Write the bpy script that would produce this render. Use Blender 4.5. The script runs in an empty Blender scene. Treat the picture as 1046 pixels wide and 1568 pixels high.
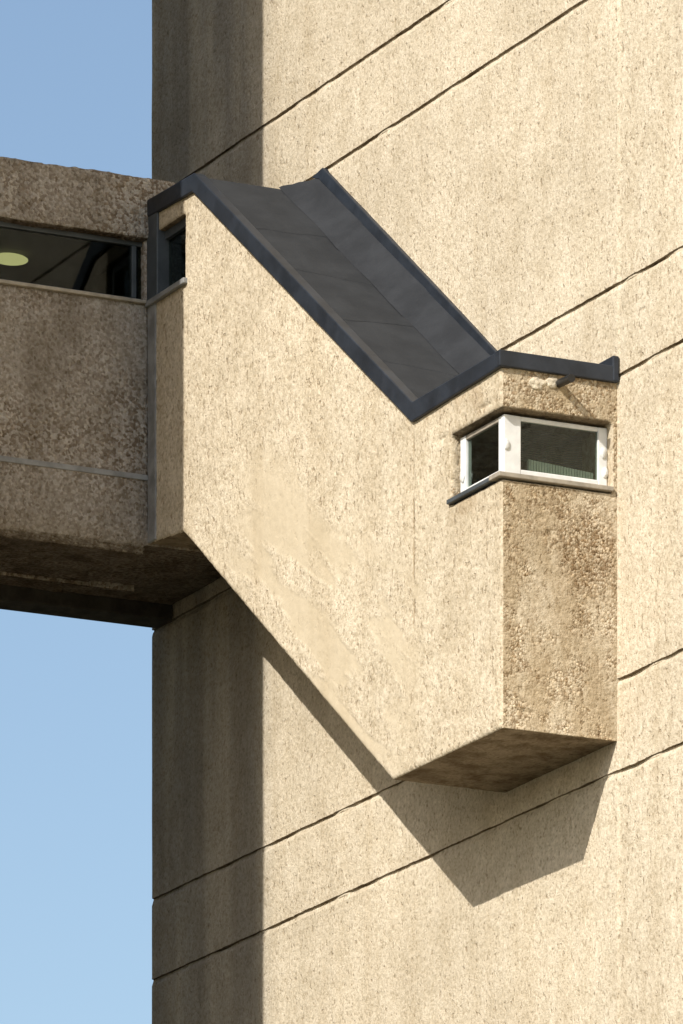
import bpy, bmesh, math, random
from mathutils import Vector, noise as mn
random.seed(3)
sc = bpy.context.scene
col = sc.collection

# ------------------------------------------------------------------ helpers
def empty(name):
    e = bpy.data.objects.new(name, None); col.objects.link(e); return e

def add_mesh(name, verts, faces, mat=None, parent=None, smooth=False, bevel=0.0):
    me = bpy.data.meshes.new(name)
    me.from_pydata([tuple(v) for v in verts], [], faces)
    bm = bmesh.new(); bm.from_mesh(me)
    bmesh.ops.recalc_face_normals(bm, faces=bm.faces)
    bm.to_mesh(me); bm.free()
    ob = bpy.data.objects.new(name, me); col.objects.link(ob)
    if mat: me.materials.append(mat)
    if parent: ob.parent = parent
    if smooth:
        for p in me.polygons: p.use_smooth = True
    if bevel:
        m = ob.modifiers.new('bevel', 'BEVEL'); m.width = bevel; m.segments = 2
        m.limit_method = 'ANGLE'
    return ob

def box(name, x, y, z, mat=None, parent=None, bevel=0.0):
    v = [(a, b, c) for a in x for b in y for c in z]
    f = [(0,1,3,2),(4,6,7,5),(0,4,5,1),(2,3,7,6),(0,2,6,4),(1,5,7,3)]
    return add_mesh(name, v, f, mat, parent, bevel=bevel)

def prism_y(name, pts, y, mat=None, parent=None, bevel=0.0):
    n = len(pts)
    v = [(p[0], y[0], p[1]) for p in pts] + [(p[0], y[1], p[1]) for p in pts]
    f = [tuple(range(n)), tuple(range(2*n-1, n-1, -1))] + [(i, (i+1) % n, n+(i+1) % n, n+i) for i in range(n)]
    return add_mesh(name, v, f, mat, parent, bevel=bevel)

def blob(name, c, r, mat=None, parent=None, seed=0, amp=.3, sub=3):
    bm = bmesh.new(); bmesh.ops.create_icosphere(bm, subdivisions=sub, radius=1)
    for v in bm.verts:
        k = 1 + amp*mn.noise(v.co*1.7 + Vector((seed*7.3, 0, 0)))
        v.co = Vector((v.co.x*r[0]*k + c[0], v.co.y*r[1]*k + c[1], v.co.z*r[2]*k + c[2]))
    me = bpy.data.meshes.new(name); bm.to_mesh(me); bm.free()
    for p in me.polygons: p.use_smooth = True
    ob = bpy.data.objects.new(name, me); col.objects.link(ob)
    if mat: me.materials.append(mat)
    if parent: ob.parent = parent
    return ob

def bake(ob):
    dg = bpy.context.evaluated_depsgraph_get()
    me = bpy.data.meshes.new_from_object(ob.evaluated_get(dg))
    ob.modifiers.clear(); ob.data = me

def carve(ob, cutters):
    for c in cutters:
        m = ob.modifiers.new('cut', 'BOOLEAN'); m.operation = 'DIFFERENCE'; m.object = c; m.solver = 'EXACT'
    bake(ob)
    for c in cutters: bpy.data.objects.remove(c, do_unlink=True)

def weather(ob, voxel, amp, mat):
    m = ob.modifiers.new('remesh', 'REMESH'); m.mode = 'VOXEL'; m.voxel_size = voxel
    bake(ob)
    me = ob.data
    nrm = [v.normal.copy() for v in me.vertices]
    for v, n in zip(me.vertices, nrm):
        c = v.co.copy()
        d = mn.noise(c*2.2)*amp*.7 + mn.noise(c*14)*amp*.45 + mn.noise(c*34)*amp*.35
        v.co = c + n*d
    me.materials.clear(); me.materials.append(mat)
    for p in me.polygons: p.use_smooth = True; p.material_index = 0

# ------------------------------------------------------------------ materials
class NT:
    def __init__(s, name):
        s.m = bpy.data.materials.new(name); s.m.use_nodes = True
        s.t = s.m.node_tree; s.t.nodes.clear()
        s.out = s.n('ShaderNodeOutputMaterial')
    def n(s, typ, **k):
        nd = s.t.nodes.new(typ)
        for a, b in k.items(): setattr(nd, a, b)
        return nd
    def set(s, sock, v):
        if isinstance(v, bpy.types.NodeSocket): s.t.links.new(v, sock)
        else: sock.default_value = v
    def math(s, op, a, b=0.0, c=None, clamp=False):
        nd = s.n('ShaderNodeMath', operation=op, use_clamp=clamp)
        s.set(nd.inputs[0], a); s.set(nd.inputs[1], b)
        if c is not None: s.set(nd.inputs[2], c)
        return nd.outputs[0]
    def mul(s, *a):
        r = a[0]
        for b in a[1:]: r = s.math('MULTIPLY', r, b)
        return r
    def mix(s, f, a, b, mode='MIX'):
        nd = s.n('ShaderNodeMix', data_type='RGBA', blend_type=mode)
        s.set(nd.inputs[0], f)
        for i, v in ((6, a), (7, b)):
            if isinstance(v, tuple) and len(v) == 3: v = (*v, 1)
            s.set(nd.inputs[i], v)
        return nd.outputs[2]
    def obj(s): return s.n('ShaderNodeTexCoord').outputs['Object']
    def map(s, vec, scale=(1,1,1), rot=(0,0,0), loc=(0,0,0)):
        nd = s.n('ShaderNodeMapping'); s.t.links.new(vec, nd.inputs[0])
        nd.inputs['Scale'].default_value = scale; nd.inputs['Rotation'].default_value = rot; nd.inputs['Location'].default_value = loc
        return nd.outputs[0]
    def noise(s, vec, scale, detail=3, rough=.55):
        nd = s.n('ShaderNodeTexNoise'); s.t.links.new(vec, nd.inputs['Vector'])
        nd.inputs['Scale'].default_value = scale; nd.inputs['Detail'].default_value = detail; nd.inputs['Roughness'].default_value = rough
        return nd.outputs['Fac']
    def voro(s, vec, scale):
        nd = s.n('ShaderNodeTexVoronoi'); s.t.links.new(vec, nd.inputs['Vector'])
        nd.inputs['Scale'].default_value = scale
        return nd.outputs['Color'], nd.outputs['Distance']
    def step(s, v, a, b, lo=0., hi=1.):
        nd = s.n('ShaderNodeMapRange', clamp=True); nd.interpolation_type = 'SMOOTHSTEP'
        s.set(nd.inputs[0], v)
        for i, q in enumerate((a, b, lo, hi)): nd.inputs[i+1].default_value = q
        return nd.outputs[0]
    def dist(s, vec, c, sc=(1,1,1)):
        a = s.n('ShaderNodeVectorMath', operation='SUBTRACT'); s.t.links.new(vec, a.inputs[0]); a.inputs[1].default_value = c
        b = s.n('ShaderNodeVectorMath', operation='MULTIPLY'); s.t.links.new(a.outputs[0], b.inputs[0]); b.inputs[1].default_value = sc
        l = s.n('ShaderNodeVectorMath', operation='LENGTH'); s.t.links.new(b.outputs[0], l.inputs[0])
        return l.outputs['Value']
    def bsdf(s, colr, rough=.9, bump=None, strength=1., dist=.01, metal=0., spec=.3):
        b = s.n('ShaderNodeBsdfPrincipled')
        if isinstance(colr, tuple): colr = (*colr, 1)
        s.set(b.inputs['Base Color'], colr); s.set(b.inputs['Roughness'], rough)
        b.inputs['Metallic'].default_value = metal; b.inputs['Specular IOR Level'].default_value = spec
        if bump is not None:
            bn = s.n('ShaderNodeBump'); bn.inputs['Strength'].default_value = strength; bn.inputs['Distance'].default_value = dist
            s.t.links.new(bump, bn.inputs['Height']); s.t.links.new(bn.outputs[0], b.inputs['Normal'])
        s.t.links.new(b.outputs[0], s.out.inputs[0]); return b

def concrete(name, base, agg=.35, exposed=0., dirt=0., mode=None, bumpd=.008, tonevar=.10, pitdark=.6, peb=66):
    t = NT(name); o = t.obj()
    sep = t.n('ShaderNodeSeparateXYZ'); t.t.links.new(o, sep.inputs[0]); X, Y, Z = sep.outputs
    g = t.n('ShaderNodeNewGeometry'); gs = t.n('ShaderNodeSeparateXYZ'); t.t.links.new(g.outputs['True Normal'], gs.inputs[0])
    big = t.noise(o, .7, 2); med = t.noise(o, 4.5, 3, .6); fine = t.noise(o, 28, 4, .75)
    vert = t.noise(t.map(o, (1, 1, .65)), 25, 2, .6)
    cell = t.n('ShaderNodeSeparateColor'); vc, cdist = t.voro(o, peb); t.t.links.new(vc, cell.inputs[0])
    ex = t.step(big, .35, .65, exposed*.4, min(1, exposed*1.3))
    if mode == 'stair':
        endm = t.step(gs.outputs[0], .6, .85)
        sidem = t.step(gs.outputs[1], -.6, -.85)
        ptch = t.step(t.math('MULTIPLY_ADD', Z, .04, med), .47, .62, .15, .9)
        # bare aggregate area and trowelled pale repair on the end face
        dA = t.math('MULTIPLY_ADD', med, .5, t.dist(o, (0, -.22, 1.22), (1, 2.0, 1.5)))
        dB = t.math('MULTIPLY_ADD', med, .5, t.dist(o, (0, -.50, .92), (1, 2.2, 1.6)))
        dC = t.math('MULTIPLY_ADD', med, .5, t.dist(o, (0, -.62, .22), (1, 2.4, 2.6)))
        A = t.step(dA, .80, .55); B = t.step(dB, .72, .55, 0, .85); Cc = t.step(dC, .62, .48, 0, .7)
        B = t.math('MAXIMUM', B, Cc)
        pe = t.math('MULTIPLY', t.math('MAXIMUM', ptch, A), t.math('SUBTRACT', 1., B))
        ex = t.math('MAXIMUM', ex, t.math('MULTIPLY', endm, pe))
        s_ = t.math('MULTIPLY_ADD', X, .84, t.math('MULTIPLY', Z, -.54))
        p_ = t.math('MULTIPLY_ADD', X, .54, t.math('MULTIPLY', Z, .84))
        cv = t.n('ShaderNodeCombineXYZ'); t.set(cv.inputs[0], t.math('MULTIPLY', s_, .42)); t.set(cv.inputs[2], t.math('MULTIPLY', p_, 2.3))
        sm = t.step(t.noise(cv.outputs[0], 1.5, 3, .5), .46, .54)
        reg = t.mul(t.step(s_, -5.1, -4.3), t.step(s_, -1.0, -1.9), t.step(t.math('ABSOLUTE', t.math('ADD', p_, .42)), .95, .55))
        smear = t.mul(sm, reg, sidem, .9)
        ex = t.math('MULTIPLY', ex, t.math('SUBTRACT', 1., smear))
    c = t.mix(1., base, t.mix(t.step(big, .3, .7), (1-tonevar, 1-tonevar*1.1, 1-tonevar*1.25), (1+tonevar*.5,)*3), 'MULTIPLY')
    c = t.mix(1., c, t.mix(t.step(med, .3, .7), (.92, .905, .88), (1.05, 1.05, 1.06)), 'MULTIPLY')
    c = t.mix(1., c, t.mix(t.step(fine, .30, .70), (.80, .78, .74), (1.12, 1.12, 1.13)), 'MULTIPLY')
    a1 = t.math('MULTIPLY', t.step(cell.outputs[0], 1-agg*.55, 1-agg*.55+.08), .5)
    c = t.mix(a1, c, t.mix(1., c, (.64, .59, .52), 'MULTIPLY'))
    exd = t.math('MULTIPLY', ex, t.step(cell.outputs[1], .48, .68, 0, .9))
    c = t.mix(exd, c, t.mix(1., c, (.46, .38, .30), 'MULTIPLY'))
    exl = t.math('MULTIPLY', ex, t.step(cell.outputs[2], .75, .88, 0, .8))
    c = t.mix(exl, c, t.mix(1., c, (1.30, 1.27, 1.22), 'MULTIPLY'))
    pit = t.step(vert, .61, .69, 0, pitdark)
    c = t.mix(pit, c, t.mix(1., c, (.58, .51, .44), 'MULTIPLY'))
    h = t.math('MULTIPLY_ADD', fine, 1.0, t.math('MULTIPLY', vert, -.55))
    h = t.math('MULTIPLY_ADD', med, .9, h)
    h = t.math('MULTIPLY_ADD', cdist, t.math('MULTIPLY_ADD', ex, -.8, -.15), h)
    h = t.math('MULTIPLY_ADD', pit, -.7, h)
    if mode == 'stair':
        c = t.mix(smear, c, t.mix(1., base, t.mix(med, (.80, .765, .70), (.92, .89, .84)), 'MULTIPLY'))
        stn = t.noise(t.map(o, (1, 1, .3)), 3.0, 3, .6)
        c = t.mix(t.math('MULTIPLY', endm, t.step(stn, .38, .60, .15, .75)), c, t.mix(1., c, (.70, .63, .53), 'MULTIPLY'))
        c = t.mix(t.mul(endm, A, .45), c, t.mix(1., c, (.55, .46, .36), 'MULTIPLY'))
        h = t.math('MULTIPLY', h, t.math('MULTIPLY_ADD', smear, -.75, 1.))
        # construction seam in the side face
        wob = t.math('MULTIPLY_ADD', t.noise(o, 5, 2), .05, X)
        seam = t.mul(t.step(t.math('ABSOLUTE', t.math('ADD', wob, 1.275)), .022, .006), t.step(Z, .7, 1.1), t.step(Z, 2.4, 2.1), sidem, t.step(med, .40, .55))
        c = t.mix(t.math('MULTIPLY', seam, .6), c, t.mix(1., c, (.6, .52, .42), 'MULTIPLY'))
        h = t.math('MULTIPLY_ADD', seam, -.8, h)
        # staining under flashing / sill
        top = t.mul(sidem, t.step(med, .44, .62), t.math('MAXIMUM', t.mul(t.step(Z, 2.1, 2.36), t.step(X, -1.3, -1.0)), t.mul(t.step(Z, 1.25, 1.62), t.step(X, -.85, -.7))))
        c = t.mix(t.math('MULTIPLY', top, .55), c, t.mix(1., c, (.60, .52, .42), 'MULTIPLY'))
    if mode in ('wall', 'stair'):   # faint rain washing
        rs = t.noise(t.map(o, (1, 1, .07), loc=(3, 0, 0)), 3.2, 3, .6)
        c = t.mix(t.step(rs, .45, .70, 0, .5), c, t.mix(1., c, (.87, .84, .79), 'MULTIPLY'))
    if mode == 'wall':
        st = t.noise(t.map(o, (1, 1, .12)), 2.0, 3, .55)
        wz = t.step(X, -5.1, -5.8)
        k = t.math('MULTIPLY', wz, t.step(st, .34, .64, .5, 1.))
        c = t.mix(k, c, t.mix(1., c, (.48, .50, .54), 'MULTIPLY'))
    if dirt:
        dn = t.noise(t.map(o, (1, 1, .25)), 2.5, 3, .65)
        c = t.mix(t.step(dn, .4, .68, 0, dirt), c, t.mix(1., c, (.52, .49, .45), 'MULTIPLY'))
    # soffits: downward faces multiplied darker, varied by noise
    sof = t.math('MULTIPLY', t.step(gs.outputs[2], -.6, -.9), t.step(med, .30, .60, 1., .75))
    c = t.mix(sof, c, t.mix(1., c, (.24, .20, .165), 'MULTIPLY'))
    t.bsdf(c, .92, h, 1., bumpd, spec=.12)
    return t.m

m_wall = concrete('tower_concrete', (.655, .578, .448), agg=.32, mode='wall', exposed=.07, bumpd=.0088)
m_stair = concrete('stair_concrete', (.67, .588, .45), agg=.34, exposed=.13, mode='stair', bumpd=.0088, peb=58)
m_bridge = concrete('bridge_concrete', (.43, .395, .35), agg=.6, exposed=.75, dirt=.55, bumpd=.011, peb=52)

def simple(name, c, rough=.6, metal=0., nscale=8., var=.15, bumpd=0., spec=.4):
    t = NT(name); o = t.obj()
    n = t.noise(o, nscale, 4, .6)
    cc = t.mix(1., c, t.mix(t.step(n, .3, .7), (1-var,)*3, (1+var,)*3), 'MULTIPLY')
    t.bsdf(cc, rough, n if bumpd else None, 1., bumpd or .01, metal, spec)
    return t.m

m_flash = simple('painted_metal_flashing', (.020, .025, .034), .5, nscale=5, var=.3, bumpd=.004)
m_felt = simple('roofing_felt', (.036, .038, .041), .9, nscale=3, var=.14, bumpd=.014, spec=.12)
m_felt2 = simple('roofing_felt_edge', (.033, .035, .039), .9, nscale=4, var=.16, bumpd=.02, spec=.12)
m_white = simple('white_window_frame', (.74, .74, .72), .4, nscale=9, var=.08)
m_lead = simple('grey_joint_cover', (.24, .24, .235), .6, nscale=7, var=.25, bumpd=.004)
m_sill = simple('pale_sill_metal', (.34, .30, .24), .55, nscale=12, var=.2)
m_frame = simple('bridge_window_frame', (.07, .08, .088), .45, nscale=6, var=.2)
m_inside = simple('dim_interior', (.030, .032, .022), .8, nscale=3, var=.3)
m_dark = simple('black_pipe', (.02, .02, .02), .4)
m_beam = simple('dark_beam_concrete', (.05, .045, .04), .95, nscale=6, var=.3, bumpd=.02, spec=.1)  # near-black concrete colour for the beam below the bridge
m_render = simple('mortar_patch', (.60, .52, .39), .9, nscale=25, var=.2, bumpd=.015)

def glass(name, tint, refl, c0=.035):
    t = NT(name)
    tr = t.n('ShaderNodeBsdfTransparent'); tr.inputs[0].default_value = (*tint, 1)
    gl = t.n('ShaderNodeBsdfGlossy'); gl.inputs['Roughness'].default_value = .03
    gl.inputs['Color'].default_value = (.9, .95, 1, 1)
    lw = t.n('ShaderNodeLayerWeight'); lw.inputs[0].default_value = .25
    f = t.math('MULTIPLY_ADD', lw.outputs['Fresnel'], refl, c0, clamp=True)
    mx = t.n('ShaderNodeMixShader'); t.t.links.new(f, mx.inputs[0]); t.t.links.new(tr.outputs[0], mx.inputs[1]); t.t.links.new(gl.outputs[0], mx.inputs[2])
    t.t.links.new(mx.outputs[0], t.out.inputs[0]); return t.m
m_glass = glass('window_glass', (.62, .67, .62), .22)
m_glass_b = glass('bridge_window_glass', (.50, .55, .50), .12, .018)

# ------------------------------------------------------------------ sky, sun, camera
w = bpy.data.worlds.new('World'); sc.world = w; w.use_nodes = True
nt = w.node_tree; nt.nodes.clear()
sky = nt.nodes.new('ShaderNodeTexSky'); sky.sky_type = 'NISHITA'; sky.sun_disc = False
src = Vector((.398, -.713, .577)).normalized()
sky.sun_elevation = math.asin(src.z); sky.sun_rotation = math.atan2(src.x, src.y)
sky.air_density = 1.1; sky.dust_density = 1.3; sky.ozone_density = 1.1
bg = nt.nodes.new('ShaderNodeBackground'); bg.inputs[1].default_value = .145
wo = nt.nodes.new('ShaderNodeOutputWorld')
nt.links.new(sky.outputs[0], bg.inputs[0]); nt.links.new(bg.outputs[0], wo.inputs[0])

sl = bpy.data.lights.new('sun', 'SUN'); sl.energy = 5.0; sl.angle = math.radians(.45); sl.color = (1, .955, .88)
so = bpy.data.objects.new('sun', sl); col.objects.link(so); so.rotation_euler = src.to_track_quat('Z', 'Y').to_euler()
so.location = (20, -40, 40)

cd = bpy.data.cameras.new('camera'); cam = bpy.data.objects.new('camera', cd); col.objects.link(cam)
cd.sensor_fit = 'VERTICAL'; cd.sensor_height = 24; cd.sensor_width = 36
cd.lens = 11490/1568*24; cd.shift_y = (3900-784)/1568.; cd.clip_end = 6000; cd.clip_start = .5
cam.location = (44.108, -23.615, -12.03)
cam.rotation_euler = (math.radians(90), 0, math.atan2(.8983, .4393))
sc.camera = cam
sc.view_settings.view_transform = 'Standard'; sc.view_settings.look = 'None'; sc.view_settings.exposure = 0

GZ = -13.6
# ------------------------------------------------------------------ ground
t = NT('grass_and_paving'); o = t.obj(); n1 = t.noise(o, .05, 3); n2 = t.noise(o, 3, 3)
t.bsdf(t.mix(t.step(n1, .40, .50), t.mix(n2, (.11, .10, .085), (.15, .135, .11)), t.mix(n2, (.04, .055, .02), (.07, .085, .03))), .95, None, 1, .02)
add_mesh('ground', [(-2500, -2500, GZ), (2500, -2500, GZ), (2500, 2500, GZ), (-2500, 2500, GZ)], [(0,1,2,3)], t.m)

# ------------------------------------------------------------------ service tower
tower = empty('concrete_service_tower')
XL = -7.44
path = []   # (x, y, nx, ny inward)
for i in range(14): path.append((XL, 9 - i*.6, 1, 0))
for i in range(24): path.append((XL, 1.2 - i*.05, 1, 0))
path.append((XL, 0, .5, .5))
x = XL + .03
while x < 2.2: path.append((x, 0, 0, 1)); x += .03
while x < 16: path.append((x, 0, 0, 1)); x += .5
joints = []
for k in range(-5, 4):
    joints += [2.44 + 2.64*k, 3.05 + 2.64*k]
joints = [j for j in sorted(joints) if GZ+.5 < j < 13.5]
rows = [(GZ, 0, 0)]
for j in joints:
    while rows[-1][0] + .35 < j - .05: rows.append((rows[-1][0] + .3, 0, 0))
    rows += [(j-.044, 0, 0), (j-.030, .004, 5), (j-.010, .012, 1), (j-.006, .024, 2), (j+.006, .024, 3), (j+.010, .0, 4), (j+.032, 0, 0)]
while rows[-1][0] < 13.8: rows.append((rows[-1][0] + .3, 0, 0))
V = []; Fc = []
nr = len(rows)
for ci, (px_, py_, nx, ny) in enumerate(path):
    for ri, (z, d, tag) in enumerate(rows):
        zz = z
        q = Vector((px_, py_, z))
        if tag in (1, 4, 5):
            jit = mn.noise(q*6)*.003 + mn.noise(q*23)*.004
            big = max(0, mn.noise(Vector((px_*2.1, py_*2.1, round(z, 0)*5)))-.2)*.02
            zz += jit - (big if tag in (1, 5) else 0)
        dd = d
        if tag in (2, 3): dd = d*(.85 + .9*mn.noise(Vector((px_*3, py_*3, round(z, 0)*3))))
        w0 = mn.noise(q*.6)*.006 + mn.noise(q*3.)*.004 + (mn.noise(q*12)*.003 if tag == 0 else .0)
        if ny == 1 and px_ > .03: w0 += .008
        V.append((px_ + nx*(dd+w0), py_ + ny*(dd+w0), zz))
for c in range(len(path)-1):
    for r_ in range(nr-1):
        a = c*nr + r_
        Fc.append((a, a+nr, a+nr+1, a+1))
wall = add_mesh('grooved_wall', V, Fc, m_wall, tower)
box('rear_mass', (XL+.06, 15.7), (.06, 8.9), (GZ, 13.7), m_wall, tower)
box('roof_slab', (XL-.1, 16.1), (-.1, 9.2), (13.7, 14.2), m_wall, tower)

# ------------------------------------------------------------------ projecting stair enclosure
stair = empty('projecting_stair_enclosure')
SY = -.867
pts = [(0,0), (-1.63,0), (-5.0,2.50), (-5.6,2.56), (-5.6,4.95), (-4.78,4.93), (-1.28,2.40), (0,2.40)]
body = prism_y('concrete_body', pts, (SY, .08), None, stair)
cuts = [box('c1', (-.74, .3), (-1.2, -.035), (1.65, 2.12)),
        box('c2', (-2.3, -.16), (-.72, -.12), (.9, 2.25)),
        box('c3', (-5.9, -4.98), (-1.2, -.3), (4.30, 4.79)),
        box('c4', (-5.9, -4.4), (-.72, -.12), (2.8, 4.83)),
        blob('c5', (.01, -.585, 1.42), (.022, .045, .035), seed=1),
        blob('c6', (.005, -.50, 1.33), (.015, .05, .03), seed=2),
        blob('c7', (.006, -.69, .13), (.022, .11, .016), seed=3),
        blob('c8', (-.88, SY, 2.13), (.10, .014, .02), seed=5),
        blob('c9', (-.25, SY, 2.19), (.12, .016, .022), seed=6),
        blob('c10', (.004, -.15, 1.55), (.012, .05, .02), seed=7),
        blob('c11', (-3.9, SY, 2.35), (.06, .008, .025), seed=9),
        ]
carve(body, cuts)
weather(body, .0145, .005, m_stair)

# flashings
low = [(-5.64,4.93), (-4.80,4.895), (-1.285,2.345), (.028,2.380)]
up = [(.028,2.487), (-1.27,2.478), (-4.765,5.02), (-5.64,5.055)]
prism_y('verge_flashing', low+up, (SY-.028, SY+.06), m_flash, stair, .008)
box('end_flashing', (-.05, .03), (SY-.030, -.004), (2.384, 2.492), m_flash, stair, .007)
box('flashing_upstand', (-.22, .034), (-.05, .0), (2.388, 2.56), m_flash, stair, .01)
prism_y('sloping_roof', [(-5.6,5.01), (-4.775,5.0), (-1.30,2.458), (-.04,2.44), (-.04,2.40), (-1.35,2.38), (-4.8,4.9), (-5.6,4.9)], (SY+.05, -.002), m_felt, stair)
def rz(x): return 2.458 + (-1.30-x)*.7315
for i, x0 in enumerate([-4.70, -4.02, -3.33, -2.66, -1.98]):
    x1 = x0 + .72; yb = -.17
    v = []
    for k in range(13):
        yy = SY+.052 + (yb-SY-.052)*k/12
        j = mn.noise(Vector((x0*3, yy*5, 0)))*.03 + .10*(k/12-.5)*(1 if i % 2 else -.6)
        v.append((x1+j, yy, rz(x1+j)+.008 + .003*mn.noise(Vector((yy*9, x0, 3)))))
    for k in range(13):
        yy = SY+.052 + (yb-SY-.052)*k/12
        v.append((x1-.70, yy, rz(x1-.70)+.003))
    for k in range(13):
        a = v[k]; v.append((a[0]+.003, a[1], a[2]-.012))
    fs = [(k, k+1, 14+k, 13+k) for k in range(12)] + [(k, k+1, 27+k, 26+k) for k in range(12)]
    add_mesh('felt_sheet_%d' % (i+1), v, fs, m_felt, stair)
# dressed felt fillet with slightly slumped, uneven foot
NX = 90; v = []; f = []
for i in range(NX+1):
    xx = -4.79 + (3.54)*i/NX
    ph = (i % 26)/26
    lip = .010*ph
    foot = -.20 - .03*mn.noise(Vector((xx*1.8, 0, 1))) - .02*ph
    for k in range(7):
        u_ = k/6
        yy = foot + (-.003-foot)*u_
        zz = rz(xx) + .006 + .25*(u_**1.25) + lip*(1-u_*.5) + .006*mn.noise(Vector((xx*3, yy*6, 2)))
        if xx < -4.3: zz = min(zz, 5.035)
        v.append((xx, yy, zz))
for i in range(NX):
    for k in range(6):
        a = i*7+k; f.append((a, a+7, a+8, a+1))
add_mesh('felt_fillet', v, f, m_felt2, stair)
prism_y('wall_flashing', [(-4.50,5.02), (-1.25, rz(-1.25)+.20), (-1.25, rz(-1.25)+.275), (-4.44,5.085), (-4.62,5.06)], (-.03, .01), m_flash, stair, .006)

# corner window
wx0, wx1 = -.115, -.07
wn = empty('corner_window'); wn.parent = stair
box('end_left_bar', (wx0, wx1), (-.812, -.685), (1.705, 2.10), m_white, wn, .006)
box('end_right_bar', (wx0, wx1), (-.105, -.037), (1.705, 2.10), m_white, wn, .006)
box('end_top_bar', (wx0+.003, wx1-.003), (-.686, -.104), (2.07, 2.10), m_white, wn, .006)
box('end_bottom_bar', (wx0+.003, wx1-.003), (-.686, -.104), (1.705, 1.748), m_white, wn, .006)
box('end_glass', (-.092, -.088), (-.69, -.10), (1.74, 2.075), m_glass, wn)
box('side_bottom_bar', (-.64, -.118), (-.808, -.765), (1.705, 1.748), m_white, wn, .006)
box('side_top_bar', (-.64, -.118), (-.808, -.765), (2.07, 2.10), m_sill, wn, .006)
box('side_left_bar', (-.715, -.635), (-.810, -.763), (1.705, 2.10), m_white, wn, .006)
box('side_right_bar', (-.16, -.117), (-.8085, -.7645), (1.705, 2.10), m_white, wn, .006)
box('side_glass', (-.65, -.11), (-.79, -.786), (1.74, 2.08), m_glass, wn)
box('end_sill', (-.13, .024), (SY-.03, -.037), (1.658, 1.690), m_sill, wn, .005)
box('side_sill', (-.755, -.132), (SY-.028, -.75), (1.656, 1.686), m_frame, wn, .005)
for i, (yy, zz) in enumerate([(-.795, 1.90), (-.07, 1.93), (-.055, 1.80)]):
    blob('hinge_cover_%d' % (i+1), (-.066, yy, zz), (.012, .022, .035), m_white, wn, seed=i, amp=.2)
blob('side_hinge_cover', (-.675, -.812, 1.84), (.035, .012, .05), m_white, wn, seed=8, amp=.2)
for i in range(24):   # ribbed heater under the sill
    yy = -.60 + i*.0205
    box('heater_rib_%d' % (i+1), (-.15, -.125), (yy, yy+.014), (1.60, 1.838 - (.0014*i)), m_white, wn)
for i in range(16):   # fine blind slats behind the glass
    zz = 1.86 + i*.014
    box('blind_slat_%d' % (i+1), (-.26, -.25), (-.66, -.13), (zz, zz+.006), m_frame, wn)

# rain outlet
bm = bmesh.new()
bmesh.ops.create_cone(bm, cap_ends=True, segments=24, radius1=.027, radius2=.027, depth=.26)
me = bpy.data.meshes.new('rain_outlet'); bm.to_mesh(me); bm.free(); me.materials.append(m_dark)
ro = bpy.data.objects.new('rain_outlet', me); col.objects.link(ro); ro.parent = stair
ro.rotation_euler = (0, math.radians(93), 0); ro.location = (.055, -.44, 2.325)
blob('mortar_patch', (-.002, -.60, 2.305), (.014, .06, .038), m_render, stair, seed=4, amp=.6)
blob('outlet_collar', (.002, -.49, 2.325), (.014, .045, .038), m_render, stair, seed=6, amp=.5)

# far corner window of enclosure + joint cover
box('corner_joint_cover', (-5.60, -5.47), (SY-.012, SY+.05), (2.56, 4.28), m_lead, stair, .005)
box('far_window_glass', (-5.50, -4.97), (-.79, -.786), (4.29, 4.80), m_glass, stair)
box('far_window_sill', (-5.60, -4.93), (SY-.035, -.76), (4.275, 4.315), m_lead, stair, .006)
box('far_window_head', (-5.50, -4.97), (-.82, -.77), (4.73, 4.80), m_frame, stair, .004)
box('far_window_jamb', (-5.03, -4.97), (-.822, -.768), (4.315, 4.73), m_frame, stair, .004)
box('corner_mullion', (-5.60, -5.42), (SY-.02, -.76), (4.316, 4.93), m_frame, stair, .008)

# ------------------------------------------------------------------ footbridge
br = empty('enclosed_footbridge')
BX = -5.60; BF = -7.34; Y0 = -4.6
def bconc(name, x, y, z, vox=.022, amp=.008):
    b = box(name, x, y, z, None, br); weather(b, vox, amp, m_bridge); return b
bconc('roof_fascia', (BF, BX+.03), (Y0, -.004), (4.765, 5.215), .02, .014)
nb = prism_y('near_parapet', [(BX,4.31), (BX-.16,4.31), (BX-.16,2.72), (BF+.16,2.72), (BF+.16,4.31), (BF,4.31), (BF,2.66), (BF+.10,2.54), (BX-.10,2.50), (BX-.03,2.56), (BX,2.66)], (Y0, SY-.004), None, br)
weather(nb, .022, .008, m_bridge)
nf = prism_y('deck_to_tower', [(BX-.004,4.9), (BX-.16,4.9), (BX-.16,2.72), (BF+.16,2.72), (BF+.16,4.9), (BF+.004,4.9), (BF+.004,2.66), (BF+.10,2.545), (BX-.004,2.545)], (SY-.03, -.004), None, br)
weather(nf, .022, .006, m_bridge)
box('far_window_wall', (BF+.02, BF+.1), (Y0, -.1), (4.25, 4.8), m_inside, br)
box('inner_far_lining', (BF+.17, BF+.18), (Y0, SY-.05), (2.73, 4.72), m_inside, br)
box('inner_ceiling', (BF+.1, BX-.1), (Y0, SY-.01), (4.725, 4.735), m_inside, br)
box('inner_end_lining', (BX-1.5, BX-.17), (SY-.05, SY-.04), (2.75, 4.72), m_inside, br)
box('drip_beam', (BF+.02, BF+.30), (Y0, -.01), (2.43, 2.56), m_beam, br, .01)
box('soffit_strip', (BX-1.1, BX-1.06), (Y0, -.5), (2.50, 2.55), m_bridge, br, .006)
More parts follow.
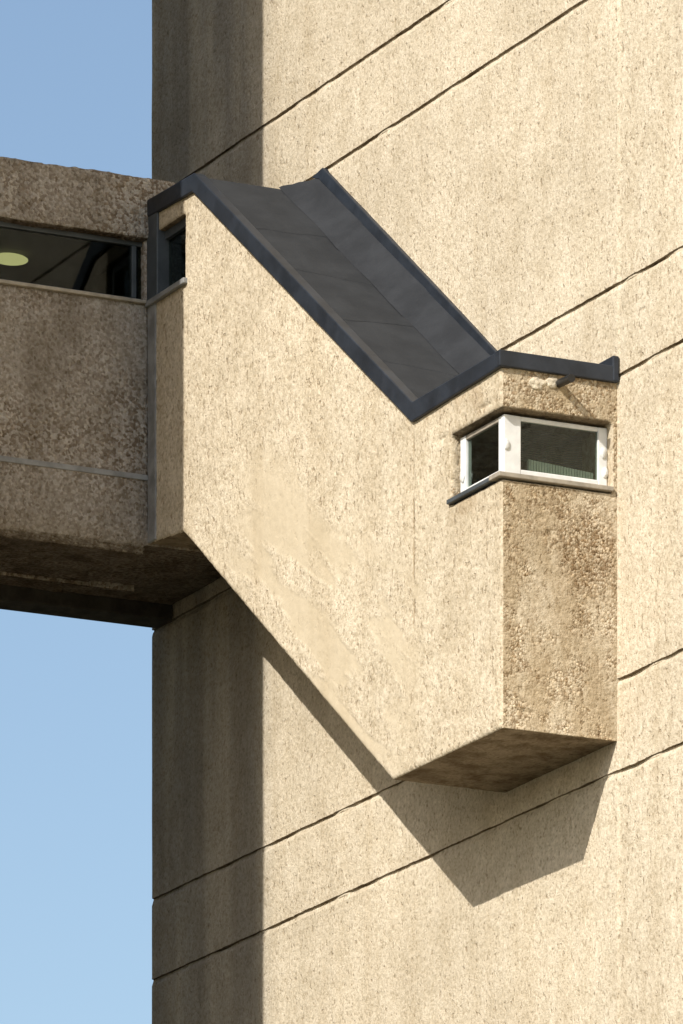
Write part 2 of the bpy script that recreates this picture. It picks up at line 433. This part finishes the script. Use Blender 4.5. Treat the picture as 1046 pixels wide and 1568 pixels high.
box('joint_strip', (BX-.02, BX+.012), (Y0, SY-.012), (3.015, 3.055), m_lead, br, .004)
box('window_sill', (BX-.15, BX+.03), (Y0, SY-.03), (4.296, 4.322), m_sill, br, .005)
box('window_glass', (BX-.075, BX-.071), (Y0, SY-.0), (4.32, 4.77), m_glass_b, br)
box('window_head_frame', (BX-.10, BX-.05), (Y0, SY-.03), (4.73, 4.768), m_frame, br, .004)
box('window_foot_frame', (BX-.10, BX-.05), (Y0, SY-.03), (4.32, 4.35), m_frame, br, .004)
for i, yy in enumerate([-.98, -2.4, -3.8]):
    box('window_mullion_%d' % (i+1), (BX-.101, BX-.048), (yy, yy+.035), (4.35, 4.73), m_frame, br, .004)
lm = NT('lit_lamp_shade'); e = lm.n('ShaderNodeEmission'); e.inputs[0].default_value = (1, .86, .42, 1); e.inputs[1].default_value = 1.4
lm.t.links.new(e.outputs[0], lm.out.inputs[0])
blob('ceiling_lamp', (-6.22, -1.70, 4.69), (.10, .14, .035), lm.m, br, amp=0)

# ------------------------------------------------------------------ main tower block (stands left of the picture; casts the vertical shadow)
tb = empty('residential_tower_block')
EY = -4.6; EX = -5.487 + .559*4.6
m_blk = simple('block_concrete', (.36, .32, .26), .9, nscale=1.5, var=.15)
box('block_core', (EX-11, EX-.25), (EY-30, EY-.0), (GZ, 26), m_blk, tb)
box('gable_fin', (EX-11.2, EX), (EY-.4, EY+.002), (GZ, 26.4), m_blk, tb)
for k in range(15):
    z = GZ + 2.64*k
    box('floor_slab_%d' % k, (EX-.26, EX-.02), (EY-30, EY-.4), (z+2.2, z+2.64), m_blk, tb)
    box('parapet_%d' % k, (EX-.26, EX-.10), (EY-30, EY-.4), (z+.0, z+.9), m_blk, tb)
    box('glazing_%d' % k, (EX-.26, EX-.20), (EY-30, EY-.4), (z+.9, z+2.2), m_frame, tb)
    for j in range(10):
        box('mullion_%d_%d' % (k, j), (EX-.201, EX-.12), (EY-3*j-1.0, EY-3*j-.9), (z+.9, z+2.2), m_white, tb)
